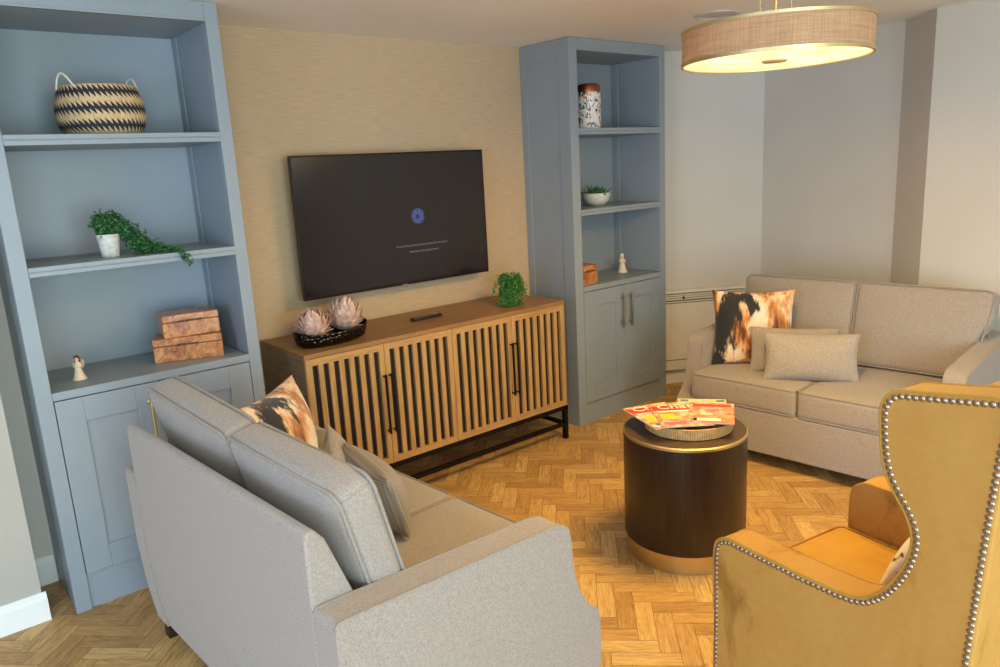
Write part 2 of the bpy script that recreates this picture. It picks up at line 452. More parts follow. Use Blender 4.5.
# floor: 45 degree herringbone, every block real, one mesh
def floor():
    L, W, g = .241, .069, .0007
    u = Vector((math.sqrt(.5), -math.sqrt(.5))); v = Vector((math.sqrt(.5), math.sqrt(.5)))
    o = Vector((1.469, -1.918)); bm = bmesh.new(); uvl = bm.loops.layers.uv.new('UVMap'); tl = bm.faces.layers.float.new('tone')
    def inside(p): return XW + .0 < p.x < 4.45 and YB < p.y < .0
    for i in range(-70, 75):
        for j in range(-22, 22):
            b = Vector((W, -W)) * i + Vector((L, L)) * j
            for (x0, x1, y0, y1, hor) in ((0, L, -W, 0, True), (0, W, -W - L, -W, False)):
                c = o + u * (b.x + (x0 + x1) / 2) + v * (b.y + (y0 + y1) / 2)
                if not inside(c): continue
                pts = [(x0 + g, y0 + g), (x1 - g, y0 + g), (x1 - g, y1 - g), (x0 + g, y1 - g)]
                vs = []
                for (px, py) in pts:
                    q = o + u * (b.x + px) + v * (b.y + py); vs.append(bm.verts.new((q.x, q.y, 0)))
                f = bm.faces.new(vs); f[tl] = random.random(); ox, oy = random.random() * 9, random.random() * 9
                for lp, (px, py) in zip(f.loops, pts):
                    lp[uvl].uv = (ox + (px if hor else py), oy + (py if hor else px))
                f.normal_update()
                if f.normal.z < 0: f.normal_flip()
    me = bpy.data.meshes.new('floor'); bm.to_mesh(me); bm.free(); me.materials.append(MAT['parquet']); me.materials.append(MAT['joint_dark'])
    # slab under the blocks
    b2 = bmesh.new(); b2.from_mesh(me)
    vs = [b2.verts.new(p) for p in ((XW, YB, -.0008), (4.7, YB, -.0008), (4.7, .1, -.0008), (XW, .1, -.0008))]
    lo = [b2.verts.new((p.co.x, p.co.y, -.08)) for p in vs]
    for q in ([vs[0], vs[1], vs[2], vs[3]], [lo[3], lo[2], lo[1], lo[0]]) + tuple([vs[k], lo[k], lo[(k + 1) % 4], vs[(k + 1) % 4]] for k in range(4)):
        b2.faces.new(q).material_index = 1
    b2.to_mesh(me); b2.free()
    ob = bpy.data.objects.new('floor', me); COL.objects.link(ob); ob['kind'] = 'structure'
floor()

def skirting(p, q, name, h=.12, t=.018):
    d = (q - p).normalized(); n = Vector((-d.y, d.x))
    if n.dot(Vector((1.5, -2.5)) - (p + q) / 2) < 0: n = -n
    prof = [(0, 0), (t, 0), (t, h - .028), (t - .005, h - .02), (t - .006, h - .008), (t - .012, h), (0, h)]
    m = M(); A = [m.bm.verts.new((p.x + n.x * a, p.y + n.y * a, z)) for a, z in prof]; B = [m.bm.verts.new((q.x + n.x * a, q.y + n.y * a, z)) for a, z in prof]
    k = len(prof)
    for i in range(k): m.bm.faces.new([A[i], A[(i + 1) % k], B[(i + 1) % k], B[i]])
    m.bm.faces.new(A); m.bm.faces.new(B[::-1])
    return struct(m, name, 'white_gloss', angle=20)
skirting(Vector((XW, -.40)), Vector((-.316, -.40)), 'baseboard_pier', .12)
skirting(Vector((-.33, -.075)), Vector((-.236, -.075)), 'baseboard_recess', .125)
skirting(PA0 + (PA1 - PA0) * .04, PA1, 'baseboard_angled', .10); skirting(PA1, PB1, 'baseboard_right', .10)
skirting(PB1, PC0, 'baseboard_return', .10); skirting(PC0, PC1, 'baseboard_column', .10)

# ------------------------------------------------------------------ bookcases
def bookcase(name, label, X0, X1, I0, I1, D, shelves, ctop, cbot, plz, zti, back, doors, handle_mat, hx, side_panel):
    """doors: list of (x0,x1,panel x0,x1); all x in world, root at left front floor corner"""
    root = thing(name, label, 'bookcase', (X0, 0, 0))
    ox = X0; P = 'cabinet_paint'
    def bx(m, x0, x1, y0, y1, z0, z1): return m.box(x0 - ox, x1 - ox, y0, y1, z0, z1)
    sd = .022
    m = M(); bx(m, X0, X0 + sd, -D + .02, back, 0, ZC - .002); bx(m, X1 - sd, X1, -D + .02, back, 0, ZC - .002)
    # inner linings flush with the face frame, with the slim scribe strip at the back
    bx(m, X0 + sd, I0, -D + .02, back - .012, ctop, zti); bx(m, I1, X1 - sd, -D + .02, back - .012, ctop, zti)
    bx(m, I0, I0 + .005, back - .075, back - .012, ctop, zti); bx(m, I1 - .005, I1, back - .075, back - .012, ctop, zti)
    bx(m, X0 + sd, X1 - sd, -D + .02, back, zti, ZC - .002)
    m.build('carcass', P, root, bevel=.0015, seg=1, smooth=False)
    m = M(); bx(m, X0 + sd, X1 - sd, back - .012, back, 0, zti); m.build('back_panel', P, root, smooth=False)
    # face frame
    m = M(); bx(m, X0, I0, -D, -D + .02, 0, ZC - .002); bx(m, I1, X1, -D, -D + .02, 0, ZC - .002); bx(m, I0, I1, -D, -D + .02, zti, ZC - .002)
    m.build('face_frame', P, root, bevel=.002, smooth=False)
    m = M(); bx(m, I0, I1, -D - .003, -D + .012, zti, zti + .010); m.build('top_bead', P, root, bevel=.002, smooth=False)
    for (a, b) in shelves:
        m = M(); bx(m, I0, I1, -D + .001, back - .012, b, a); m.box(I0 - ox, I1 - ox, -D - .004, -D + .001, b + .0, (a + b) / 2 - .0015).box(I0 - ox, I1 - ox, -D - .004, -D + .001, (a + b) / 2 + .0015, a)
        m.build('shelf', P, root, bevel=.0018, smooth=False)
    m = M(); bx(m, I0, I1, -D - .004, back - .012, cbot + .003, ctop); m.build('counter', P, root, bevel=.003, smooth=False)
    m = M(); bx(m, I0, I1, -D + .012, -D + .03, 0, plz - .004); m.build('plinth', P, root, smooth=False)
    m = M(); bx(m, I0, I1, -D + .03, -D + .045, plz - .004, cbot + .003); m.build('inner_liner', P, root, smooth=False)
    for k, (a, b, pa, pb) in enumerate(doors):
        z0, z1 = plz + .001, cbot - .001
        pz0, pz1 = plz + .10, cbot - .10
        m = M()
        bx(m, a, pa, -D - .001, -D + .02, z0, z1); bx(m, pb, b, -D - .001, -D + .02, z0, z1)
        bx(m, pa, pb, -D - .001, -D + .02, z0, pz0); bx(m, pa, pb, -D - .001, -D + .02, pz1, z1)
        d = m.build('door', P, root, bevel=.0018, smooth=False)
        m = M(); bx(m, pa - .004, pb + .004, -D + .008, -D + .014, pz0 - .004, pz1 + .004); m.build('door_panel', P, d, smooth=False)
        x = hx[k] - ox; h0, h1 = cbot - .28, cbot - .05
        m = M().tube([(x, -D - .032, h0), (x, -D - .032, h1)], .0065, 12)
        for z in (h0 + .03, h1 - .03): m.tube([(x, -D - .0005, z), (x, -D - .032, z)], .005, 10)
        for z in (h0 + .03, h1 - .03): m.ball((x, -D - .004, z), .010, 12, 6, (1, .5, 1))
        hn = m.build('handle', handle_mat, d); hn['label'] = 'metal bar handle'
    if side_panel:
        m = M(); t = .005
        for (y0, y1, z0, z1) in ((-D, -D + .095, 0, ZC - .003), (-.06, back, 0, ZC - .003), (-D + .095, -.06, ZC - .11, ZC - .003), (-D + .095, -.06, 0, .16)):
            m.box(-t, 0, y0, y1, z0, z1)
        m.build('side_framing', P, root, bevel=.0015, smooth=False)
    return root
bookcase('bookcase', 'tall blue-grey built-in bookcase on the left holding a woven basket and burl boxes', -.2309, .6557, -.174, .6027, .4556,
         [(1.8841, 1.8455), (1.4054, 1.3689)], .9222, .8862, .1541, 2.3199, -.002,
         [(-.171, .2125, -.074, .116), (.2155, .5997, .314, .503)], 'gold', [.165, .263], False)
bookcase('bookcase', 'tall blue-grey built-in bookcase on the right of the television holding a floral canister', 2.7141, 3.6049, 2.7795, 3.5483, .4327,
         [(1.8827, 1.8442), (1.3935, 1.357)], .9116, .8751, .1419, 2.327, -.002,
         [(2.782, 3.1625, 2.875, 3.078), (3.1655, 3.5455, 3.272, 3.462)], 'steel', [3.130, 3.210], True)

# ------------------------------------------------------------------ television
def tv():
    X0, X1, Z0, Z1, Y = 1.050, 2.271, 1.0575, 1.787, .12
    t = thing('television', 'large black wall-mounted television showing a small blue emblem above two lines of text', 'television', ((X0 + X1) / 2, 0, Z0))
    w, h = (X1 - X0) / 2, Z1 - Z0
    M().box(-w, w, -Y, -Y + .022, 0, h).build('casing', 'tv_plastic', t, bevel=.003)
    M().box(-w + .12, w - .12, -Y + .022, -Y + .055, .05, h - .12).build('rear_housing', 'tv_plastic', t, bevel=.008)
    M().box(-w + .009, w - .009, -Y - .0015, -Y + .0005, .016, h - .009).build('screen', 'screen_black', t, smooth=False)
    fr = M().box(-w, w, -Y - .0035, -Y + .001, 0, .016).box(-w, w, -Y - .0035, -Y + .001, h - .009, h).box(-w, -w + .009, -Y - .0035, -Y + .001, .016, h - .009).box(w - .009, w, -Y - .0035, -Y + .001, .016, h - .009)
    fr.build('bezel', 'dark_bronze', t, bevel=.001, smooth=False)
    M().box(-.25, .25, -Y + .055, -.0012, .18, .52).build('wall_bracket', 'black_metal', t, smooth=False)
    M().box(-.02, .02, -Y - .008, -Y + .002, -.010, .006).build('sensor_tab', 'remote_button', t, bevel=.002)
    a, b = M(), M(); c0 = (1.782 - t.location.x, 1.434 - Z0)
    for i in range(110):
        rr = .007 + .038 * math.sqrt((i + .5) / 110); th = i * 2.39996
        rd = .0021 * (1.15 - .5 * i / 110)
        (a if (i % 3) else b).ball((c0[0] + rr * math.cos(th), -Y - .0022, c0[1] + rr * math.sin(th)), rd, 8, 5, (1, .3, 1))
    e = a.build('screen_emblem', 'screen_blue', t); e['label'] = 'round blue dotted emblem'
    b.build('emblem_dots', 'screen_blue_pale', e)
    rot = Matrix.Rotation(R(90), 4, 'X')
    text('screen_text', 'To turn the picture back on press OK, the screen', .0172, 'screen_white', t, Matrix.Translation((1.800 - t.location.x, -Y - .0022, 1.274 - Z0)) @ rot)
    text('screen_text', 'switches to the input source', .0172, 'screen_white', t, Matrix.Translation((1.808 - t.location.x, -Y - .0022, 1.239 - Z0)) @ rot)
tv()

# ------------------------------------------------------------------ sideboard
def sideboard():
    S0, S1, D, ZT, ZB = .8322, 2.5216, .5184, .8756, .2175
    t = thing('sideboard', 'long oak sideboard with four vertically slatted doors on a black metal base', 'sideboard', (S0, 0, 0))
    L = S1 - S0; y1 = -.012
    M().box(0, L, -D, y1, ZT - .022, ZT).build('top', 'oak_top', t, bevel=.0015, smooth=False)
    for q0 in (0, L - .022): M().box(q0, q0 + .022, -D + .002, y1, ZB, ZT - .022).build('side_panel', 'oak_side', t, smooth=False)
    M().box(.022, L - .022, -D + .022, y1, ZB, ZB + .02).box(.022, L - .022, y1 - .01, y1, ZB + .02, ZT - .022).build('carcass', 'oak_x', t, smooth=False)
    n = 4; w = (L - .012) / n
    for k in range(n):
        a = .006 + k * w + .001; b = .006 + (k + 1) * w - .001; z0, z1 = ZB + .002, ZT - .024
        st = .030; rl = .034
        m = M().box(a, a + st, -D, -D + .02, z0, z1).box(b - st, b, -D, -D + .02, z0, z1)
        cell = (b - a - 2 * st) / 13.4
        for i in range(6):
            x = a + st + cell * (1.1 + 2.04 * i); m.box(x, x + cell * 1.02, -D, -D + .016, z0 + rl, z1 - rl)
        d = m.build('door', 'oak_z', t, bevel=.001, seg=1, smooth=False)
        for q0, q1 in ((z0, z0 + rl), (z1 - rl, z1)): M().box(a + st, b - st, -D, -D + .02, q0, q1).build('door_rail', 'oak_x', d, bevel=.001, seg=1, smooth=False)
        M().box(a + .01, b - .01, -D + .0205, -D + .024, z0 + .01, z1 - .01).build('door_backing', 'slat_backing', d, smooth=False)
        hx = (b - .016) if k % 2 == 0 else (a + .016)
        m = M().box(hx - .0045, hx + .0045, -D - .030, -D - .021, .39, .70)
        for z in (.402, .688): m.box(hx - .004, hx + .004, -D - .0215, -D - .0002, z - .004, z + .004)
        m.build('handle', 'black_metal', d, smooth=False)['label'] = 'slim black bar handle'
    m = M().box(0, L, -D, -D + .025, ZB - .026, ZB).box(0, L, y1 - .025, y1, ZB - .026, ZB).box(0, .025, -D, y1, ZB - .026, ZB).box(L - .025, L, -D, y1, ZB - .026, ZB)
    m.build('base_frame', 'black_metal', t, smooth=False)
    for x in (0, L - .028):
        for y in (-D, y1 - .028): M().box(x, x + .028, y, y + .028, 0, ZB - .026).build('leg', 'black_metal', t, bevel=.002, smooth=False)
    M().box(.028, L - .028, -D + .003, -D + .025, .085, .107).build('stretcher', 'black_metal', t, smooth=False)
    M().box(.003, .025, -D + .028, y1 - .028, .085, .107).build('stretcher', 'black_metal', t, smooth=False)
    M().box(L - .025, L - .003, -D + .028, y1 - .028, .085, .107).build('stretcher', 'black_metal', t, smooth=False)
sideboard()

# ------------------------------------------------------------------ sofas
def bez(pts, n=6):
    """Catmull-Rom through points"""
    out = []
    P = [Vector(p) for p in pts]
    for i in range(len(P) - 1):
        p0, p1, p2, p3 = P[max(i - 1, 0)], P[i], P[i + 1], P[min(i + 2, len(P) - 1)]
        for k in range(n):
            s = k / n
            out.append(.5 * ((2 * p1) + (-p0 + p2) * s + (2 * p0 - 5 * p1 + 4 * p2 - p3) * s * s + (-p0 + 3 * p1 - 3 * p2 + p3) * s ** 3))
    out.append(P[-1]); return out
ARM = [(.0, .42), (0, .668), (.006, .686), (.02, .692), (.10, .688), (.18, .682), (.35, .671), (.52, .660), (.68, .649), (.745, .642), (.782, .626), (.797, .596), (.803, .53), (.812, .46), (.833, .395), (.868, .335), (.90, .305), (.922, .275), (.926, .20), (.924, .085)]
def rloop(hx, hy, r, z, n=5):
    out = []
    for cx, cy, a0 in ((hx - r, hy - r, 0), (-(hx - r), hy - r, 90), (-(hx - r), -(hy - r), 180), (hx - r, -(hy - r), 270)):
        for k in range(n + 1):
            a = R(a0 + 90 * k / n); out.append((cx + r * math.cos(a), cy + r * math.sin(a), z))
    return out
def sofa(label, origin, rz, W, zb, ctop, drop, flare):
    t = thing('sofa', label, 'sofa', origin, rz)
    aw = .10; F = 'sofa_weave'; zt = .078
    prof = [(v.x, v.y) for v in bez([(a, b) for a, b in ARM[1:]], 4)]
    base = [(.028, zt), (.010, .22), (.0, .40)]
    for k, a0 in enumerate((0, W - aw)):
        a1 = a0 + aw
        m = M().prism(base + prof, a0, a1, 'X')
        arm = m.build('arm', F, t, bevel=.012, seg=3, angle=50)
        pm = M()
        for a in (a0 + .003, a1 - .003):
            path = [(a, y, z) for y, z in prof[2:]]
            # inset slightly so that the cord sits on the rounded edge
            pm.tube([(p[0], p[1] - (.001 if p[1] > .75 else 0), p[2] - .0015) for p in path], .0042, 6)
        pm.build('piping', 'piping_weave', arm)
    # back panel between the arms: thin at the top, thick at the arm
    m = M().prism([(.034, zt), (.012, .22), (.0, .40), (.0, zb - .02), (.008, zb), (.028, zb + .004), (.055, zb - .03), (.125, .66), (.14, .33), (.14, zt)], aw + .001, W - aw - .001, 'X')
    m.build('back_frame', F, t, bevel=.008, seg=3, angle=50)
    m = M().prism([(.14, zt), (.936, zt), (.940, .20), (.934, .318), (.14, .318)], aw + .001, W - aw - .001, 'X')
    m.build('base', F, t, bevel=.008, seg=2)
    iw = (W - 2 * aw) / 2
    for k in range(2):
        cx = aw + iw * (k + .5)
        hx, hy, hz = iw / 2 - .004, (.935 - .20) / 2, .0725
        s = M().softbox((hx, hy, hz), .022, (.0, .004, .012)).build('seat_cushion', F, t, loc=(cx, .20 + hy, .3195 + hz), angle=80)
        pm = M()
        for z in (hz - .005, -hz + .005): pm.tube(rloop(hx - .002, hy - .002, .026, z), .0045, 6, True)
        pm.build('piping', 'piping_weave', s)
        # back cushion, leaning back over the frame
        hz2 = (ctop - .462) / 2; hy2 = .056; hx2 = iw / 2 - .003
        def shp(p, u, k=k):
            # outer top corner rounded off
            up = max(0, min(1, (u[2] + .15) / .5)); up = up * up * (3 - 2 * up)
            side = max(0, u[0] if k else -u[0])
            dz = -drop * (side ** 5 if k else 0) * max(0, u[2]) ** 3 + (.045 * (drop > 0) * (1 - u[0]) / 2 * (u[2] + 1) / 2 if k == 0 else 0)
            return p + Vector(((1 if k else -1) * flare * side ** 2 * up, 0, dz))
        b = M().softbox((hx2, hy2, hz2), .03, (.004, .022, .006), shape=shp).build('back_cushion', F, t, loc=(cx, .205, .462 + hz2), rot=(R(14), 0, 0), angle=80)
        pm = M()
        for y in (hy2 - .006, -hy2 + .006):
            lp = [(x, y, z) for x, z, _ in rloop(hx2 - .003, hz2 - .003, .034, 0)]
            lp = [tuple(shp(Vector(p), (p[0] / hx2, 0, p[2] / hz2))) for p in lp]
            pm.tube(lp, .0048, 6, True)
        pm.build('piping', 'piping_weave', b)
    for x in (.035, W - .035):
        for y in (.062, .87):
            M().prism([(x - .022, y - .022), (x + .022, y - .022), (x + .022, y + .022), (x - .022, y + .022)], 0, zt + .004, 'Z').build('foot', 'foot_wood', t, bevel=.003, smooth=False)
    return t
TH = .067
sofa('grey two-seat sofa in the left foreground seen from behind, its back to the camera', (-.045, -.852, 0), TH - PI / 2, 1.425, .878, .972, .03, 0)
gw = Vector((math.sin(TH), -math.cos(TH))); gg = Vector((math.cos(TH), math.sin(TH)))
WR = 1.46
o2 = Vector((3.005, -1.058)) + gw * WR + gg * .80
sofa('beige two-seat sofa facing left against the right wall behind the drum table', (o2.x, o2.y, 0), TH + PI / 2, WR, .80, .930, .0, .055)

def throw(name, label, bl, br, tl, t, mat, group=None, pinch=.07, cord=None):
    """pillow spanned by its lower-left, lower-right and upper-left corner"""
    bl, br, tl = Vector(bl), Vector(br), Vector(tl)
    X = (br - bl); w = X.length; X.normalize(); Zd = tl - bl; Zd = Zd - X * Zd.dot(X); h = Zd.length; Zd.normalize(); Y = Zd.cross(X)
    c = bl + X * w / 2 + Zd * h / 2
    o = M().pillow(w, h, t, pinch=pinch).build(name, mat, angle=170)
    o.matrix_world = Matrix(((X.x, Y.x, Zd.x, c.x), (X.y, Y.y, Zd.y, c.y), (X.z, Y.z, Zd.z, c.z), (0, 0, 0, 1)))
    if cord:
        lp = []
        n = 24
        def E(u, v): return (u * w / 2 * (1 - pinch * (1 - v * v)), 0, v * h / 2 * (1 - pinch * (1 - u * u)))
        for k in range(n): lp.append(E(-1 + 2 * k / n, -1))
        for k in range(n): lp.append(E(1, -1 + 2 * k / n))
        for k in range(n): lp.append(E(1 - 2 * k / n, 1))
        for k in range(n): lp.append(E(-1, 1 - 2 * k / n))
        M().tube(lp, .004, 6, True).build('piping', cord, o)
    return tag(o, label, 'cushion', group)
# right sofa
throw('throw_pillow', 'black, cream and orange patterned square cushion on the beige sofa by the right wall', (3.09, -1.165, .462), (3.35, -1.55, .462), (3.17, -1.11, .90), .13, 'ikat_print', pinch=.09)
throw('lumbar_pillow', 'beige oblong cushion half hidden between the patterned and the front oblong cushion, right sofa', (3.085, -1.42, .468), (3.325, -1.82, .468), (3.135, -1.385, .715), .10, 'cushion_weave', cord='piping_weave')
throw('lumbar_pillow', 'beige oblong cushion foremost of the cushions on the right sofa', (3.0, -1.56, .468), (3.245, -1.97, .468), (3.06, -1.52, .715), .11, 'cushion_weave', cord='piping_weave')
# left sofa
throw('throw_pillow', 'black, cream and orange patterned cushion peeking over the back of the left sofa', (.255, -1.345, .49), (.61, -1.02, .475), (.20, -1.305, .94), .24, 'ikat_print', pinch=.10)
throw('lumbar_pillow', 'plain beige oblong cushion next to the patterned cushion on the left sofa', (.56, -1.46, .475), (.74, -1.06, .475), (.49, -1.43, .71), .12, 'cushion_weave', pinch=.03)
throw('lumbar_pillow', 'waffle-weave beige oblong cushion nearest the middle of the left sofa', (.605, -1.70, .482), (.675, -1.28, .482), (.545, -1.685, .712), .17, 'waffle_weave', pinch=.03)

# ------------------------------------------------------------------ drum table, tray, magazines
TX, TY, TR, TH2 = 1.9146, -1.8415, .2575, .556
t = thing('drum_table', 'dark wood drum side table with a brass plinth and a magazine tray on top', 'table', (TX, TY, 0))
M().lathe([(0, 0), (.2467, 0), (.2467, .082), (0, .082)], 72).build('plinth', 'gold', t)['label'] = 'brass ring plinth'
M().lathe([(0, .082), (TR - .003, .082), (TR, .086), (TR, TH2 - .016), (0, TH2 - .016)], 72).build('drum', 'wenge', t)
M().lathe([(TR - .002, TH2 - .016), (TR + .0015, TH2 - .016), (TR + .0015, TH2 - .006), (TR - .004, TH2 - .001), (TR - .006, TH2 - .004)], 72).build('rim', 'gold', t)
M().lathe([(0, TH2 - .016), (TR - .003, TH2 - .016), (TR - .004, TH2 - .002), (0, TH2 - .002)], 72).build('table_top', 'wenge_top', t)
tray = tag(M().lathe([(0, 0), (.180, 0), (.184, .003), (.188, .047), (.180, .047), (.176, .008), (0, .008)], 72).build('serving_tray', 'cane_weave', loc=(1.938, -1.845, TH2 - .0015)),
           'round pale cane tray on the dark drum table', 'tray')
def magazine(label, c, rz, z, mat, w=.21, h=.29, th=.004, tilt=(0, 0), title=None, tmat='title_white', patches=()):
    o = M().box(-w / 2, w / 2, -h / 2, h / 2, 0, th).build('magazine', 'paper', bevel=.001, smooth=False)
    o.location = (c[0], c[1], z); o.rotation_euler = (tilt[0], tilt[1], rz)
    M().box(-w / 2, w / 2, -h / 2, h / 2, th, th + .0004).build('cover', mat, o, smooth=False)
    if title: text('cover_title', title, .078, tmat, o, Matrix.Translation((0, h / 2 - .042, th + .0009)), .0003)
    for (x, y, a, b, pm) in patches: M().box(x - a / 2, x + a / 2, y - b / 2, y + b / 2, th + .0004, th + .0006).build('cover_panel', pm, o, smooth=False)
    return tag(o, label, 'magazine', None)
zt = TH2 + .0475
A45 = R(-46)
magazine('yellow-covered magazine at the back of the fanned pile on the tray', (2.028, -1.853), A45 - .12, zt, 'cover_yellow', patches=((-.075, .12, .035, .03, 'title_blue'), (.08, .12, .035, .03, 'title_blue')))
magazine('pink-edged magazine whose corner overhangs the left of the tray', (1.842, -1.772), A45 + .42, zt + .0048, 'cover_pink', title='Chat', tmat='title_white', patches=((0, .088, .2, .062, 'title_red'), (-.05, -.03, .07, .08, 'patch_yellow'), (.05, -.10, .07, .04, 'title_pink'), (-.05, -.10, .06, .03, 'title_blue')))
magazine('red-titled magazine across the middle of the fanned pile', (1.890, -1.838), A45 + .12, zt + .0096, 'cover_red', title='Chat', tmat='title_white', patches=((0, .088, .2, .062, 'title_red'), (.045, .015, .08, .05, 'patch_grey'), (-.055, -.02, .06, .07, 'patch_yellow'), (-.04, -.105, .1, .03, 'title_pink'), (.055, -.06, .05, .06, 'patch_dark'), (0, .047, .16, .012, 'title_white')))
magazine('orange-covered magazine topmost at the right of the pile', (1.980, -1.930), A45 - .18, zt + .0144, 'cover_orange', w=.185, h=.26, patches=((-.015, -.088, .11, .028, 'title_white'), (-.07, -.09, .03, .03, 'patch_green'), (.0, .02, .09, .10, 'cover_pink'), (.0, .095, .16, .03, 'title_red')))

# ------------------------------------------------------------------ armchair
def armchair():
    PH = R(10)
    back = Vector((-math.sin(PH), -math.cos(PH))); across = Vector((math.cos(PH), -math.sin(PH)))
    o = Vector((1.104, -2.541))
    t = thing('wing_armchair', 'mustard velvet wing armchair with nailhead trim in the right foreground', 'armchair', (o.x, o.y, 0), -PH)
    W = .71; th = .095
    # local: x across, y = -b (front at 0), z
    nail = [(.013, .13), (.015, .35), (.013, .51), (.015, .570), (.025, .598), (.056, .615), (.100, .617), (.169, .618), (.235, .620), (.296, .621), (.355, .625), (.410, .629), (.450, .637), (.482, .652), (.515, .683), (.543, .722), (.566, .768), (.580, .815), (.583, .854), (.574, .888), (.557, .918), (.537, .945), (.518, .977), (.504, 1.022), (.497, 1.077), (.495, 1.118), (.502, 1.142), (.521, 1.158), (.558, 1.165), (.629, 1.176), (.728, 1.192)]
    path = bez(nail, 6)
    # outline: offset outward by 13 mm
    def offset(P, d):
        out = []
        for i, p in enumerate(P):
            q = P[min(i + 1, len(P) - 1)] - P[max(i - 1, 0)]
            q.normalize(); n = Vector((-q.y, q.x)); out.append(p + n * d)
        return out
    outl = offset(path, .013)
    outl = [Vector((.001, .10))] + outl + [Vector((.752, 1.207))]
    rear = [(.760, 1.195), (.735, .978), (.728, .845), (.720, .730), (.714, .619), (.704, .40), (.692, .10)]
    nailrear = bez([(.741, 1.18), (.730, 1.100), (.721, .978), (.713, .845), (.707, .730), (.701, .619), (.690, .40), (.680, .14)], 6)
    poly = [(-v.x, v.y) for v in outl] + [(-a, b) for a, b in rear]
    sides = []
    for k, (x0, x1) in enumerate(((0, th), (W - th, W))):
        s = M().prism(poly, x0, x1, 'X').build('side_wing', 'velvet', t, bevel=.010, seg=3, angle=45)
        pm = M()
        for x in (x0 + .004, x1 - .004): pm.tube([(x, -v.x, v.y - .001) for v in outl[8:-2]], .0035, 6)
        pm.build('piping', 'velvet_seat', s); sides.append(s)
    # back: outer and inner
    bp = [(-.60, .30), (-.52, .45), (-.545, .60), (-.575, .85), (-.595, 1.10), (-.62, 1.175), (-.65, 1.197), (-.74, 1.205), (-.757, 1.19), (-.732, .978), (-.718, .73), (-.711, .60), (-.70, .40), (-.688, .10), (-.6, .10)]
    M().prism(bp, th + .0005, W - th - .0005, 'X').build('backrest', 'velvet', t, bevel=.01, seg=3, angle=45)
    M().prism([(-.02, .10), (-.02, .30), (-.60, .30), (-.60, .10)], th + .0005, W - th - .0005, 'X').build('seat_frame', 'velvet', t, bevel=.008)
    hx, hy, hz = (W - 2 * th) / 2 - .003, .275, .078
    s = M().softbox((hx, hy, hz), .025, (0, .006, .012)).build('seat_cushion', 'velvet_seat', t, loc=(W / 2, -.005 - hy + .03, .302 + hz), angle=80)
    pm = M()
    for z in (hz - .005, -hz + .005): pm.tube(rloop(hx - .002, hy - .002, .028, z), .004, 6, True)
    pm.build('piping', 'velvet', s)
    for x in (.06, W - .06):
        for y in (-.06, -.62): M().lathe([(0, 0), (.016, 0), (.026, .105), (0, .105)], 14, x, y).build('leg', 'foot_wood', t)
    # nailheads
    def walk(P, step):
        out = []; acc = 0; nxt = step / 2
        for a, b in zip(P, P[1:]):
            L = (b - a).length
            while nxt <= acc + L and L > 0:
                out.append(a + (b - a) * ((nxt - acc) / L)); nxt += step
            acc += L
        return out
    near = [(-.0005, -p.x, p.y) for p in walk(path, 0.0152)] + [(-.0005, -p.x, p.y) for p in walk(nailrear, 0.0152)]
    mt = t.matrix_basis.copy()
    Mx = Matrix.Translation((o.x, o.y, 0)) @ Matrix.Rotation(-PH, 4, 'Z')
    near.sort(key=lambda p: (Mx @ Vector(p) - CAM).length if p[2] > .40 else 9 + p[2] * -1)
    first = M().ball((0, 0, 0), .0070, 10, 6, (.5, 1, 1)).build('nailhead', 'nail_metal', t, loc=near[0])
    for p in near[1:100]:
        c = first.copy(); COL.objects.link(c); c.parent = t; c.location = p
    rest = M()
    for p in near[100:]: rest.ball(p, .0070, 8, 5, (.5, 1, 1))
    for p in walk(path, 0.0152): rest.ball((W + .0005, -p.x, p.y), .0070, 8, 5, (.5, 1, 1))
    r = rest.build('nailhead_row', 'nail_metal', t); r['kind'] = 'stuff'
    # cushion tucked in the seat corner
    def wp(x, b, z): return Mx @ Vector((x, -b, z))
    c = throw('scatter_cushion', 'cream cushion with a dark motif tucked into the mustard armchair', wp(.26, .33, .505), wp(.58, .33, .505), wp(.26, .485, .77), .11, 'cream_motif', pinch=.06)
def mat_cream():
    t_ = NT('cream_motif'); n = t_.noise(t_.coord(), 14, 2, .5, 1)
    t_.col(t_.ramp(n, [(.36, (70, 58, 50)), (.40, (224, 206, 176)), (.7, (232, 218, 194))])); t_.set(rough=.85); MAT['cream_motif'] = t_.m
mat_cream()
armchair()

